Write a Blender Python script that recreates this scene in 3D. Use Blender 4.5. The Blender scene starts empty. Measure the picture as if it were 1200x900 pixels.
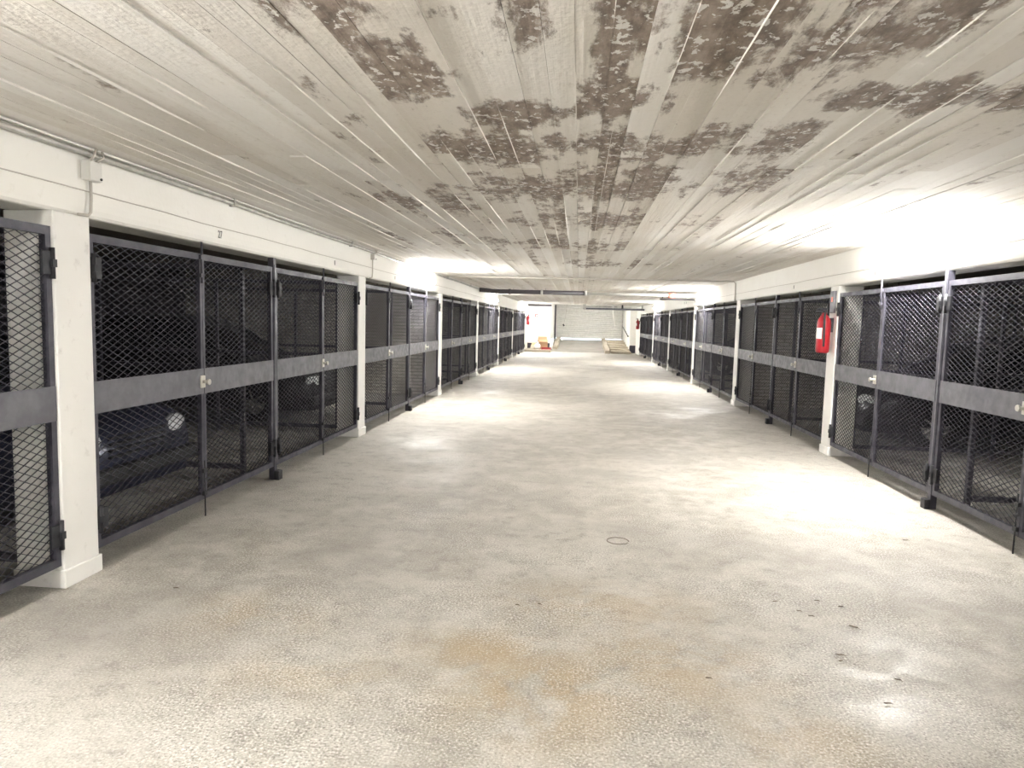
import bpy, bmesh, math, random
from mathutils import Vector, Matrix, noise as mnoise
random.seed(7)
S = bpy.context.scene
COL = S.collection
PI = math.pi

# ------------------------------------------------------------------ camera (fitted to the photograph)
YAW, PITCH, ROLL, F = 0.09412, 0.09022, 0.02567, 807.93
EYE = Vector((0, 0, 1.5))
def ray(u, v):
    a = (u - 600) / F; b = (v - 450) / F
    cr, sr = math.cos(ROLL), math.sin(ROLL)
    x = a * cr + b * sr; y = -a * sr + b * cr
    cp, sp = math.cos(PITCH), math.sin(PITCH)
    yr = cp - sp * y; z = -sp - cp * y
    cy, sy = math.cos(YAW), math.sin(YAW)
    return Vector((x * cy - yr * sy, x * sy + yr * cy, z))
def at(u, v, X=None, Y=None, Z=None):
    r = ray(u, v)
    t = X / r.x if X is not None else (Y / r.y if Y is not None else (Z - 1.5) / r.z)
    return EYE + r * t
fw = ray(600, 450).normalized(); rt = (ray(601, 450) - ray(600, 450)).normalized(); up = rt.cross(fw)
cam = bpy.data.cameras.new('camera'); camo = bpy.data.objects.new('camera', cam); COL.objects.link(camo)
cam.sensor_fit = 'HORIZONTAL'; cam.sensor_width = 36; cam.lens = F / 1200 * 36; cam.clip_start = 0.02; cam.clip_end = 300
m = Matrix((rt, up, -fw)).transposed().to_4x4(); m.translation = EYE
camo.matrix_world = m
S.camera = camo

# ------------------------------------------------------------------ world (overcast daylight behind the shutter) and exposure
LAMP_STRENGTH = 34.0
W = bpy.data.worlds.new('world'); S.world = W; W.use_nodes = True
W.node_tree.nodes['Background'].inputs[0].default_value = (0.72, 0.86, 1.0, 1)
W.node_tree.nodes['Background'].inputs[1].default_value = 3.0
S.view_settings.view_transform = 'Standard'; S.view_settings.look = 'None'
S.view_settings.exposure = 3.08; S.view_settings.gamma = 1.0; S.view_settings.use_curve_mapping = False
try:
    S.cycles.use_denoising = True; S.cycles.max_bounces = 10; S.cycles.diffuse_bounces = 6
    S.cycles.sample_clamp_indirect = 8.0
except Exception: pass

# ------------------------------------------------------------------ main measures (metres)
XL, XR = -2.72, 3.017          # aisle faces of the two beams
ZB, ZC = 2.014, 2.40           # beam soffit, ceiling
TH = 0.28                      # beam and column depth
CW = 0.27                      # column width
YB, YCE, YE = -6.0, 33.6, 37.0 # rear wall, edge of low ceiling, end wall
XBL, XBR = -8.0, 8.3           # backs of the parking boxes
JL, JR = -1.50, 2.70           # ramp opening
YS = 43.0                      # roller shutter
LCOLS = [3.51 + 5 * i for i in range(-1, 6)]
RCOLS = [3.60 + 5 * i for i in range(-1, 6)]
LEND, REND = 35.0, 34.7

# ------------------------------------------------------------------ materials
def mat(name, col=(0.5, 0.5, 0.5), rough=0.6, metal=0.0, spec=0.5):
    M = bpy.data.materials.new(name); M.use_nodes = True
    b = M.node_tree.nodes['Principled BSDF']
    b.inputs['Base Color'].default_value = (*col, 1); b.inputs['Roughness'].default_value = rough
    b.inputs['Metallic'].default_value = metal; b.inputs['Specular IOR Level'].default_value = spec
    return M
class NT:
    def __init__(s, M): s.t = M.node_tree; s.b = s.t.nodes['Principled BSDF']
    def n(s, typ, **kw):
        x = s.t.nodes.new(typ)
        for k, v in kw.items():
            if k in x.inputs: s.set(x.inputs[k], v)
            else: setattr(x, k, v)
        return x
    def set(s, sock, v):
        if isinstance(v, bpy.types.NodeSocket): s.t.links.new(v, sock)
        elif isinstance(v, (tuple, list)) and sock.type == 'RGBA': sock.default_value = (*v[:3], 1)
        else: sock.default_value = v
    def pos(s): return s.n('ShaderNodeNewGeometry').outputs['Position']
    def objco(s): return s.n('ShaderNodeTexCoord').outputs['Object']
    def mapping(s, vec, scale=(1, 1, 1), loc=(0, 0, 0)):
        x = s.n('ShaderNodeMapping'); s.set(x.inputs['Vector'], vec)
        x.inputs['Scale'].default_value = scale; x.inputs['Location'].default_value = loc
        return x.outputs[0]
    def noise(s, vec, scale=5, detail=4, rough=0.5, dist=0.0):
        x = s.n('ShaderNodeTexNoise'); s.set(x.inputs['Vector'], vec)
        x.inputs['Scale'].default_value = scale; x.inputs['Detail'].default_value = detail
        x.inputs['Roughness'].default_value = rough; x.inputs['Distortion'].default_value = dist
        return x.outputs['Fac']
    def ramp(s, fac, a, b, lo=0.0, hi=1.0, smooth=True):
        x = s.n('ShaderNodeMapRange'); x.interpolation_type = 'SMOOTHSTEP' if smooth else 'LINEAR'
        s.set(x.inputs['Value'], fac); x.inputs['From Min'].default_value = a; x.inputs['From Max'].default_value = b
        x.inputs['To Min'].default_value = lo; x.inputs['To Max'].default_value = hi
        return x.outputs[0]
    def math(s, op, a, b=0.0, clamp=False):
        x = s.n('ShaderNodeMath'); x.operation = op; x.use_clamp = clamp
        s.set(x.inputs[0], a); s.set(x.inputs[1], b); return x.outputs[0]
    def mix(s, fac, a, b, blend='MIX'):
        x = s.n('ShaderNodeMix'); x.data_type = 'RGBA'; x.blend_type = blend
        s.set(x.inputs[0], fac); s.set(x.inputs[6], a); s.set(x.inputs[7], b); return x.outputs[2]
    def bump(s, h, strength=0.3, dist=0.01):
        x = s.n('ShaderNodeBump'); x.inputs['Strength'].default_value = strength; x.inputs['Distance'].default_value = dist
        s.set(x.inputs['Height'], h); s.t.links.new(x.outputs[0], s.b.inputs['Normal'])
    def spot(s, p, x, y, rx, ry):           # soft round patch on a horizontal surface, 1 at its middle
        v = s.mapping(p, (1 / rx, 1 / ry, 0), (-x / rx, -y / ry, 0))
        l = s.n('ShaderNodeVectorMath'); l.operation = 'LENGTH'; s.set(l.inputs[0], v)
        return s.ramp(l.outputs['Value'], 1.3, 0.0)

def ceiling_material():
    M = mat('board_marked_concrete', rough=0.85); t = NT(M); p = t.pos()
    base = t.mix(t.ramp(t.noise(t.mapping(p, (1.3, 0.5, 1)), 1.2, 5), 0.35, 0.7), (0.76, 0.725, 0.665), (0.88, 0.865, 0.835))
    base = t.mix(t.ramp(t.noise(t.mapping(p, (9, 0.35, 1)), 1.0, 3), 0.45, 0.75, 0, 0.45), base, (0.58, 0.535, 0.47))
    base = t.mix(t.ramp(t.noise(t.mapping(p, (1, .5, 1)), 38, 6, 0.7), 0.52, 0.74, 0, 0.38), base, (0.42, 0.36, 0.30))
    base = t.mix(t.ramp(t.noise(p, 60, 4), 0.4, 0.75, 0, 0.35), base, (0.82, 0.80, 0.76))
    # damp, flaked patches where the paint has come off
    spots = [(-.80, 2.0, .22, .40, .95), (-.66, 2.55, .24, .45, 1), (-.25, 3.1, .40, .28, .85), (.12, 2.85, .28, .35, 1.0), (.40, 2.2, .30, .75, .95), (.75, 2.35, .26, .65, 1),
             (1.05, 2.1, .25, .6, .8), (1.25, 2.87, .42, .26, 1.25), (1.75, 2.85, .55, .24, 1.35), (2.2, 2.65, .4, .3, 1.0), (.15, 3.65, .7, .40, .85), (-.45, 3.75, .5, .5, .85), (.85, 3.5, .6, .5, .65),
             (-.35, 4.8, .9, .7, .85), (.35, 4.6, .8, .8, .85), (1.0, 4.4, .7, .7, .62), (-1.3, 5.3, .9, .8, .6), (.1, 6.2, 1.1, .9, .72), (-.3, 8.2, 1.4, 1.2, .6), (.07, 2.2, .10, 1.4, .95), (-.05, 5.5, .14, 3.2, .7),
             (-.18, 2.0, .14, .6, .7), (.25, 10.5, 1.6, 1.3, .5), (-1.7, 7.5, .8, 1.6, .5)]
    s = None
    for x, y, rx, ry, w in spots:
        q = t.math('MULTIPLY', t.spot(p, x, y, rx, ry), w)
        s = q if s is None else t.math('MAXIMUM', s, q)
    rnd = t.n('ShaderNodeObjectInfo').outputs['Random']
    n1 = t.noise(t.mapping(p, (1.0, 0.5, 1)), 6.5, 12, 0.72, 0.2)
    n2 = t.noise(t.mapping(p, (1.0, 0.10, 1)), 10, 5, 0.6)
    k = t.math('ADD', t.math('MULTIPLY', s, 0.30), t.math('ADD', t.math('MULTIPLY', n1, 0.85), t.math('ADD', t.math('MULTIPLY', n2, 0.40), t.math('MULTIPLY', t.math('SUBTRACT', rnd, 0.5), 0.17))))
    mask = t.ramp(k, 0.74, 0.845)
    stain = t.mix(t.ramp(t.noise(t.mapping(p, (1, .4, 1)), 22, 6, 0.65), 0.3, 0.7), (0.125, 0.092, 0.075), (0.34, 0.27, 0.22))
    base = t.mix(t.ramp(rnd, 0.0, 1.0, 0.0, 0.42, False), base, (0.56, 0.51, 0.45))
    base = t.mix(t.ramp(t.math('FRACT', t.math('MULTIPLY', rnd, 7.3)), 0.6, 1.0, 0, 0.5), base, (0.92, 0.91, 0.89))
    col = t.mix(t.math('MULTIPLY', mask, 0.92), base, stain)
    fl = t.math('MULTIPLY', t.ramp(t.noise(t.mapping(p, (1.0, 0.75, 1)), 24, 6, 0.6, 0.3), 0.565, 0.59), t.ramp(k, 0.79, 0.88))
    col = t.mix(t.math('MULTIPLY', fl, 0.9), col, (0.78, 0.765, 0.74))
    t.set(t.b.inputs['Base Color'], col)
    h = t.math('ADD', t.noise(p, 45, 5), t.math('MULTIPLY', t.noise(t.mapping(p, (80, 2, 1)), 1.0, 3), 0.6))
    h = t.math('SUBTRACT', h, t.math('MULTIPLY', mask, 0.6))
    t.bump(h, 0.55, 0.007)
    return M
def floor_material():
    M = mat('worn_concrete_floor', rough=0.5); t = NT(M); p = t.pos()
    base = t.mix(t.ramp(t.noise(t.mapping(p, (1, 0.7, 1)), 0.55, 6, 0.6), 0.36, 0.66), (0.36, 0.342, 0.305), (0.53, 0.515, 0.475))
    base = t.mix(t.ramp(t.noise(p, 9.0, 7, 0.7), 0.48, 0.64, 0, 0.75), base, (0.29, 0.27, 0.245))
    base = t.mix(t.ramp(t.noise(p, 3.0, 8, 0.7), 0.42, 0.66, 0, 0.7), base, (0.62, 0.608, 0.57))
    s = None
    for x, y, rx, ry, w in [(-.1, 2.7, .5, .5, 1), (-.35, 3.0, .5, .3, .9), (.45, 3.0, .6, .5, .8), (-1.6, 3.2, .5, .35, .55), (.2, 3.6, .8, .4, .6), (-1.1, 2.7, .5, .3, .5), (.9, 2.5, .4, .3, .6)]:
        q = t.math('MULTIPLY', t.spot(p, x, y, rx, ry), w)
        s = q if s is None else t.math('MAXIMUM', s, q)
    och = t.math('MULTIPLY', s, t.ramp(t.noise(p, 3.2, 6, 0.65, 0.5), 0.34, 0.58, 0, 0.85))
    base = t.mix(och, base, (0.42, 0.32, 0.19))
    speck = t.noise(p, 95, 4, 0.65)
    near = t.ramp(t.noise(p, 1.1, 3), 0.4, 0.62, 0.45, 1.0)
    base = t.mix(t.math('MULTIPLY', t.ramp(speck, 0.50, 0.70), near), base, (0.12, 0.11, 0.095))
    base = t.mix(t.math('MULTIPLY', t.ramp(speck, 0.49, 0.33), near), base, (0.88, 0.87, 0.84))
    grey = t.ramp(t.noise(t.mapping(p, (0.6, 1, 1), (3, 1, 0)), 0.8, 4), 0.5, 0.68, 0, 0.4)
    base = t.mix(grey, base, (0.33, 0.312, 0.295))
    # hairline cracks
    v = t.n('ShaderNodeTexVoronoi'); v.feature = 'DISTANCE_TO_EDGE'; v.inputs['Scale'].default_value = 0.33
    w = t.n('ShaderNodeVectorMath'); w.operation = 'ADD'; t.set(w.inputs[0], p)
    nz = t.n('ShaderNodeTexNoise'); nz.inputs['Scale'].default_value = 1.6; nz.inputs['Detail'].default_value = 6; t.set(nz.inputs['Vector'], p)
    t.set(w.inputs[1], nz.outputs['Color']); t.set(v.inputs['Vector'], w.outputs[0])
    crack = t.math('MULTIPLY', t.ramp(v.outputs['Distance'], 0.003, 0.0), t.ramp(t.noise(p, 0.8, 2), 0.5, 0.65, 0, 0.35))
    base = t.mix(crack, base, (0.2, 0.18, 0.16))
    base = t.mix(1.0, base, (0.86, 0.845, 0.82), 'MULTIPLY')
    t.set(t.b.inputs['Base Color'], base)
    s = None
    for x, y, rx, ry, w in [(2.3, 12.6, .6, .6, 1), (1.4, 11.8, .8, .7, 1), (-2.0, 14.2, .6, .8, 1), (-1.9, 8.3, .7, .8, .8), (1.40, 3.12, .35, .45, 1), (1.25, 2.72, .3, .2, .8), (1.6, 16, 1, 1, .7), (-.8, 19, 1.5, 1, .8), (.5, 24, 2, 1, .8)]:
        q = t.math('MULTIPLY', t.spot(p, x, y, rx, ry), w)
        s = q if s is None else t.math('MAXIMUM', s, q)
    pol = t.math('MULTIPLY', s, t.ramp(t.noise(t.mapping(p, (1.0, 1.6, 1), (5, 2, 0)), 2.6, 8, 0.65, 0.5), 0.40, 0.58))
    rg = t.math('SUBTRACT', t.ramp(t.noise(p, 2, 4), 0.3, 0.7, 0.56, 0.72), t.math('MULTIPLY', pol, 0.30))
    t.set(t.b.inputs['Roughness'], rg)
    t.bump(t.math('ADD', t.noise(p, 70, 5, 0.65), t.math('MULTIPLY', t.noise(p, 6, 4), 1.2)), 0.28, 0.006)
    return M
def paint_material(name, a, b, dirt=(0.45, 0.42, 0.36), amount=0.35, rough=0.65, sc=3.0):
    M = mat(name, a, rough); t = NT(M); p = t.pos()
    c = t.mix(t.noise(p, sc, 5), a, b)
    c = t.mix(t.ramp(t.noise(p, sc * 4, 6, 0.65), 0.58, 0.78, 0, amount), c, dirt)
    t.set(t.b.inputs['Base Color'], c); t.bump(t.noise(p, 35, 4), 0.18, 0.006)
    return M
def steel_material(name, a, b, rough=0.45, metal=0.35):
    M = mat(name, a, rough, metal); t = NT(M); p = t.pos()
    t.set(t.b.inputs['Base Color'], t.mix(t.ramp(t.noise(p, 9, 6, 0.6), 0.35, 0.7), a, b))
    t.set(t.b.inputs['Roughness'], t.ramp(t.noise(p, 14, 4), 0.3, 0.7, rough - 0.1, rough + 0.15))
    return M
def brick_material(name, a, b, mortar, w, h, vertical=True):
    M = mat(name, a, 0.85); t = NT(M); p = t.pos()
    sx = t.n('ShaderNodeSeparateXYZ'); t.set(sx.inputs[0], p)
    cx = t.n('ShaderNodeCombineXYZ'); t.set(cx.inputs[0], t.math('ADD', sx.outputs[0], sx.outputs[1])); t.set(cx.inputs[1], sx.outputs[2])
    br = t.n('ShaderNodeTexBrick'); t.set(br.inputs['Vector'], cx.outputs[0])
    br.inputs['Scale'].default_value = 1.0; br.inputs['Brick Width'].default_value = w; br.inputs['Row Height'].default_value = h
    br.inputs['Mortar Size'].default_value = 0.010; br.inputs['Mortar Smooth'].default_value = 0.2
    t.set(br.inputs['Color1'], a); t.set(br.inputs['Color2'], b); t.set(br.inputs['Mortar'], mortar)
    t.set(t.b.inputs['Base Color'], t.mix(t.ramp(t.noise(p, 4, 5), 0.4, 0.7, 0, 0.5), br.outputs['Color'], mortar))
    t.bump(t.math('SUBTRACT', t.noise(p, 40, 4), br.outputs['Fac']), 0.5, 0.008)
    return M
MT = {}
MT['ceiling'] = ceiling_material(); MT['floor'] = floor_material()
MT['slab'] = paint_material('raw_slab', (0.14, 0.115, 0.095), (0.22, 0.19, 0.16), (0.10, 0.085, 0.07))
MT['ridge'] = paint_material('mortar_ridge', (0.74, 0.71, 0.65), (0.84, 0.82, 0.78), amount=0.1, rough=0.8)
MT['white'] = paint_material('white_wall_paint', (0.80, 0.79, 0.75), (0.86, 0.855, 0.82), (0.62, 0.60, 0.54), 0.35)
MT['column'] = paint_material('white_column_paint', (0.78, 0.77, 0.74), (0.85, 0.84, 0.81), (0.45, 0.43, 0.40), 0.45)
MT['boxwall'] = paint_material('shade_toned_box_wall', (0.030, 0.027, 0.038), (0.046, 0.041, 0.054), (0.04, 0.035, 0.035), 0.4)  # gloom and violet haze inside the boxes put into the wall colour
MT['brick'] = brick_material('grey_partition_brick', (0.60, 0.565, 0.50), (0.70, 0.665, 0.60), (0.33, 0.305, 0.265), 0.21, 0.065)
MT['steel'] = steel_material('dark_painted_steel', (0.045, 0.043, 0.058), (0.078, 0.075, 0.094), 0.42, 0.2)
MT['plate'] = steel_material('grey_steel_plate', (0.115, 0.114, 0.132), (0.165, 0.164, 0.182), 0.40, 0.3)
MT['mesh'] = steel_material('expanded_metal', (0.030, 0.028, 0.040), (0.052, 0.049, 0.066), 0.5, 0.2)
MT['iron'] = steel_material('black_iron', (0.018, 0.018, 0.022), (0.035, 0.035, 0.04), 0.5, 0.3)
MT['galv'] = steel_material('galvanised_steel', (0.42, 0.41, 0.39), (0.58, 0.57, 0.54), 0.42, 0.6)
MT['brass'] = mat('worn_lock_metal', (0.62, 0.60, 0.55), 0.35, 0.8)
MT['plastic'] = paint_material('white_plastic', (0.66, 0.65, 0.62), (0.72, 0.71, 0.68), amount=0.15, rough=0.4)
MT['cable'] = mat('grey_cable', (0.50, 0.47, 0.43), 0.6)
MT['cablew'] = mat('white_cable', (0.78, 0.76, 0.72), 0.5)
MT['dark'] = mat('dark_rubber', (0.02, 0.02, 0.022), 0.6)
MT['pvc_dark'] = mat('dark_grey_pvc', (0.085, 0.075, 0.085), 0.4)
MT['pvc_light'] = mat('light_grey_pvc', (0.62, 0.61, 0.59), 0.45)
MT['red'] = mat('red_enamel', (0.33, 0.012, 0.02), 0.35)
MT['redfade'] = mat('faded_red_plastic', (0.75, 0.22, 0.17), 0.5)
MT['ink'] = mat('black_stencil_ink', (0.045, 0.045, 0.045), 0.8)
MT['inkgrey'] = mat('faded_stencil_ink', (0.20, 0.20, 0.20), 0.8)
MT['basepaint'] = mat('dark_base_paint', (0.045, 0.042, 0.06), 0.6)
MT['shutter'] = steel_material('pale_shutter_steel', (0.66, 0.65, 0.62), (0.76, 0.75, 0.72), 0.5, 0.1)
MT['kerb'] = paint_material('rough_kerb_concrete', (0.33, 0.28, 0.21), (0.50, 0.45, 0.37), (0.17, 0.14, 0.10), 0.6, 0.9, 8)
MT['card'] = paint_material('brown_cardboard', (0.48, 0.30, 0.17), (0.56, 0.37, 0.22), amount=0.15, rough=0.8)
MT['bag'] = mat('white_plastic_film', (0.85, 0.85, 0.83), 0.35)
MT['leaf'] = mat('dead_leaf', (0.12, 0.085, 0.055), 0.8)
MT['glass'] = mat('tinted_car_glass', (0.012, 0.014, 0.018), 0.08)
MT['chrome'] = mat('chrome', (0.7, 0.7, 0.7), 0.15, 1.0)
MT['lens'] = mat('lamp_lens', (0.72, 0.74, 0.76), 0.1)
MT['tube'] = mat('lit_tube', (0.9, 0.9, 0.88), 0.5)
b_ = MT['tube'].node_tree.nodes['Principled BSDF']
b_.inputs['Emission Color'].default_value = (1.0, 0.985, 0.955, 1); b_.inputs['Emission Strength'].default_value = LAMP_STRENGTH

# ------------------------------------------------------------------ mesh helpers
class MB:
    def __init__(s): s.v = []; s.f = []; s.smooth = []
    def add(s, vs, fs, sm=False):
        o = len(s.v); s.v += [tuple(v) for v in vs]
        for f in fs: s.f.append(tuple(i + o for i in f)); s.smooth.append(sm)
        return s
    def box(s, x0, x1, y0, y1, z0, z1, c=0.0):
        if c <= 0:
            vs = [(x, y, z) for z in (z0, z1) for y in (y0, y1) for x in (x0, x1)]
            return s.add(vs, [(0, 2, 3, 1), (4, 5, 7, 6), (0, 1, 5, 4), (2, 6, 7, 3), (0, 4, 6, 2), (1, 3, 7, 5)])
        bm = bmesh.new(); bmesh.ops.create_cube(bm, size=1.0)
        for v in bm.verts: v.co = Vector(((x0 + x1) / 2 + v.co.x * (x1 - x0), (y0 + y1) / 2 + v.co.y * (y1 - y0), (z0 + z1) / 2 + v.co.z * (z1 - z0)))
        bmesh.ops.bevel(bm, geom=list(bm.edges), offset=c, segments=2, affect='EDGES', profile=0.5)
        bm.verts.index_update()
        s.add([v.co[:] for v in bm.verts], [[v.index for v in f.verts] for f in bm.faces]); bm.free(); return s
    def tube(s, pts, r, n=8, caps=True, radii=None):
        pts = [Vector(p) for p in pts]; rings = []
        prev = None
        for i, p in enumerate(pts):
            d = (pts[min(i + 1, len(pts) - 1)] - pts[max(i - 1, 0)]).normalized()
            if prev is None:
                a = Vector((0, 0, 1)) if abs(d.z) < 0.9 else Vector((1, 0, 0))
                prev = a.cross(d).normalized()
            prev = (prev - d * prev.dot(d)).normalized(); q = d.cross(prev)
            rr = radii[i] if radii else r
            rings.append([p + prev * math.cos(k * 2 * PI / n) * rr + q * math.sin(k * 2 * PI / n) * rr for k in range(n)])
        vs = [v for r_ in rings for v in r_]; fs = []
        for i in range(len(pts) - 1):
            for k in range(n): fs.append((i * n + k, i * n + (k + 1) % n, (i + 1) * n + (k + 1) % n, (i + 1) * n + k))
        s.add(vs, fs, True)
        if caps:
            o = len(s.v) - len(vs)
            s.f.append(tuple(o + k for k in reversed(range(n)))); s.smooth.append(False)
            s.f.append(tuple(o + (len(pts) - 1) * n + k for k in range(n))); s.smooth.append(False)
        return s
    def loft(s, rings, sm=True, caps=True):
        n = len(rings[0]); vs = [v for r_ in rings for v in r_]; fs = []
        for i in range(len(rings) - 1):
            for k in range(n): fs.append((i * n + k, i * n + (k + 1) % n, (i + 1) * n + (k + 1) % n, (i + 1) * n + k))
        if caps: fs += [tuple(reversed(range(n))), tuple((len(rings) - 1) * n + k for k in range(n))]
        return s.add(vs, fs, sm)
    def mesh(s, name, material):
        me = bpy.data.meshes.new(name); me.from_pydata(s.v, [], s.f)
        me.polygons.foreach_set('use_smooth', s.smooth); me.materials.append(material); me.update()
        bm = bmesh.new(); bm.from_mesh(me); bmesh.ops.recalc_face_normals(bm, faces=bm.faces); bm.to_mesh(me); bm.free()
        return me
    def build(s, name, material, parent=None): return obj(name, s.mesh(name, material), parent)
def obj(name, me, parent=None, loc=None, rz=None):
    o = bpy.data.objects.new(name, me); COL.objects.link(o)
    if parent: o.parent = parent
    if loc: o.location = loc
    if rz is not None: o.rotation_euler = (0, 0, rz)
    return o
def thing(name, label, cat, loc=(0, 0, 0), rz=0.0, group=None):
    o = bpy.data.objects.new(name, None); COL.objects.link(o); o.empty_display_size = 0.1
    o.location = loc; o.rotation_euler = (0, 0, rz); return tag(o, label, cat, group)
def tag(o, label, cat, group=None):
    o['kind'] = 'thing'
    o['label'] = label; o['category'] = cat
    if group: o['group'] = group
    return o
def struct(o, label=None):
    o['kind'] = 'structure'
    if label: o['label'] = label
    return o
def stuff(o): o['kind'] = 'stuff'; return o
def box(*a, c=0.0): return MB().box(*a, c=c)
ORD = ['first', 'second', 'third', 'fourth', 'fifth', 'sixth', 'seventh', 'eighth', 'ninth', 'tenth', 'eleventh', 'twelfth', 'thirteenth', 'fourteenth', 'fifteenth']

# ------------------------------------------------------------------ setting: floor, ramp, walls, beams
fl = struct(box(XBL - .3, XBR + .3, YB - .3, YE + .3, -0.25, 0.0).build('floor', MT['floor']), 'worn pale concrete garage floor with ochre stains')
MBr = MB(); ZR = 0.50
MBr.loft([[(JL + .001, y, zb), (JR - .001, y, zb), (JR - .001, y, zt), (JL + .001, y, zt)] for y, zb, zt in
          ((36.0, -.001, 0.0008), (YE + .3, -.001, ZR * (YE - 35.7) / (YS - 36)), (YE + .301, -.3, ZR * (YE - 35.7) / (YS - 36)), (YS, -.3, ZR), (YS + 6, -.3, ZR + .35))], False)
MT['ramp'] = paint_material('shadow_toned_ramp_concrete', (.17, .155, .14), (.30, .28, .25), (.42, .38, .31), .4, .8, 2.0)  # concrete darkened all over to stand in for the shadow near the shutter
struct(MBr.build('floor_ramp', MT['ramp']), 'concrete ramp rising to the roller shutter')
ce = struct(box(XBL - .3, XBR + .3, YB - .3, YCE, ZC + .012, ZC + .30).build('ceiling', MT['slab']), 'low board-marked concrete ceiling with flaking brown stains')
struct(box(XBL - .3, XBR + .3, YCE, YE + .3, 2.75, 2.95).build('ceiling_end', MT['white']), 'raised white ceiling before the shutter ramp')
struct(box(JL - .3, JR + .3, YE + .3, YS + .4, 2.75, 2.95).build('ceiling_ramp', MT['white']), 'white ceiling above the shutter ramp')
struct(box(XBL - .3, XBR + .3, YCE - .02, YCE, ZC + .31, 2.96).build('trim_1', MT['white']), 'concrete step between the low and raised ceilings')
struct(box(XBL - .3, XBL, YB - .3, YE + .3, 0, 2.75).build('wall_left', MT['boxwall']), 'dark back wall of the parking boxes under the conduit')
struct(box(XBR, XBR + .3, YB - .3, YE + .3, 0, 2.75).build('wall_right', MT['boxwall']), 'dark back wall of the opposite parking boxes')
struct(box(XBL, XBR, YB - .3, YB, 0, ZC).build('wall_rear', MT['white']), 'white end wall of the aisle')
struct(box(XBL, JL, YE, YE + .3, 0, 2.75).build('wall_end_left', MT['white']), 'white end wall behind the heap of rubbish')
struct(box(JR, XBR, YE, YE + .3, 0, 2.75).build('wall_end_right', MT['white']), 'white end wall beside the stepped kerb')
struct(box(JL - .3, JL, YE + .3, YS + .4, 0, 2.75).build('wall_ramp_left', MT['white']), 'white side wall of the ramp')
struct(box(JR, JR + .3, YE + .3, YS + .4, 0, 2.75).build('wall_ramp_right', MT['white']), 'white side wall of the ramp behind the handrail')
struct(box(XL - TH, XL, LEND, YE, 0, ZC).build('wall_stub_left', MT['white']), 'short white wall after the last gate')
struct(box(XR, XR + TH, REND, YE, 0, ZC).build('wall_stub_right', MT['white']), 'short white wall after the last gate')
struct(box(XL, JL, YE - .012, YE, 0, .40).build('baseboard_left', MT['basepaint']), 'dark painted base band of the white end wall')
struct(box(JR, XR, YE - .012, YE, 0, .40).build('baseboard_right', MT['basepaint']), 'dark painted base band of the white end wall')
def beam(name, X, sg, y1, label):
    pr = [(0, ZC), (0, 2.14), (.003, 2.10), (.008, 2.06), (.016, 2.032), (.03, ZB + .004), (.045, ZB), (TH - .01, ZB), (TH, ZB + .01), (TH, ZC)]
    return struct(MB().loft([[(X - sg * d, y, z) for d, z in pr] for y in (YB, 10, 20, y1)], False).build(name, MT['white']), label)
beamL = beam('beam_left', XL, 1, LEND, 'white painted concrete beam carrying the conduit')
beamR = beam('beam_right', XR, -1, REND, 'white painted concrete beam above the gates')

# board-marked ceiling: each formwork board left its own strip
strip = box(-.5, .5, -.5, .5, 0, .5).mesh('ceiling_board', MT['ceiling'])
x = XL; rows = []
while x < XR - 0.02:
    w = min(random.choice((.095, .105, .115, .12)) + random.uniform(-.006, .006), XR - x)
    if XR - x - w < 0.05: w = XR - x
    rows.append((x, w)); x += w
ridge = MB()
off = 0.0
for i, (x0, w) in enumerate(rows):
    if i % 6 == 0: off = random.uniform(-.5, .5)
    cuts = [YB, 4.15 + off * .3 + random.choice((0, 0, .5, -.35)), 8.6 + off, 13.7 + off * .6, 22 + off, YCE]
    for a, b in zip(cuts[:-1], cuts[1:]):
        gap = random.choice((.0008, .001, .002, .0035, .006))
        drop = random.uniform(0, .004) + (.004 if random.random() < .12 else 0)
        o = obj('ceiling_board', strip, ce)
        o.scale = (w - gap, b - a - .0015, .024); o.location = (x0 + w / 2, (a + b) / 2, ZC - drop)
    # mortar fins that oozed between the boards
    y = 1.5 + random.uniform(0, 2)
    while y < 26:
        ln = random.uniform(.4, 2.6)
        if random.random() < .42:
            k = max(3, int(ln / .12)); ring = []
            for j in range(k + 1):
                yy = y + ln * j / k; e = min(1, 3 * min(j, k - j) / k + .15)
                h = (.004 + .004 * random.random()) * e + .003; ww = (.0012 + .0020 * random.random()) * e
                ring.append([(x0 - ww, yy, ZC + .004), (x0 + ww, yy, ZC + .004), (x0 + ww * .3, yy, ZC - h), (x0 - ww * .3, yy, ZC - h)])
            ridge.loft(ring, False)
        y += ln + random.uniform(.2, 2.5)
for (ua, va), (ub, vb) in (((683, 2), (683, 105)), ((716, 128), (697, 285)), ((1042, 2), (960, 72)), ((1165, 8), (1080, 68))):   # long beads of mortar
    A, B_ = at(ua, va, Z=ZC), at(ub, vb, Z=ZC); n_ = 40; xm = (A.x + B_.x) / 2; ring = []
    for j in range(n_ + 1):
        yy = A.y + (B_.y - A.y) * j / n_; e = min(1, 5 * min(j, n_ - j) / n_ + .05); ww = random.uniform(.0012, .0032) * e; h = random.uniform(.004, .008) * e
        ring.append([(xm - ww, yy, ZC + .004), (xm + ww, yy, ZC + .004), (xm + ww * .5, yy, ZC - h), (xm - ww * .5, yy, ZC - h)])
    ridge.loft(ring, False)
stuff(ridge.build('mortar_ridge', MT['ridge'], ce))

# shallow cored ring in the floor
rb = MB(); c0 = at(724, 634, Z=0)
ringpts = [c0 + Vector((math.cos(a) * .075, math.sin(a) * .075, 0.0005)) for a in [k * 2 * PI / 28 for k in range(27)]]
rb.tube(ringpts, .004, 5); rb.build('core_ring', MT['slab'], fl)

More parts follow.
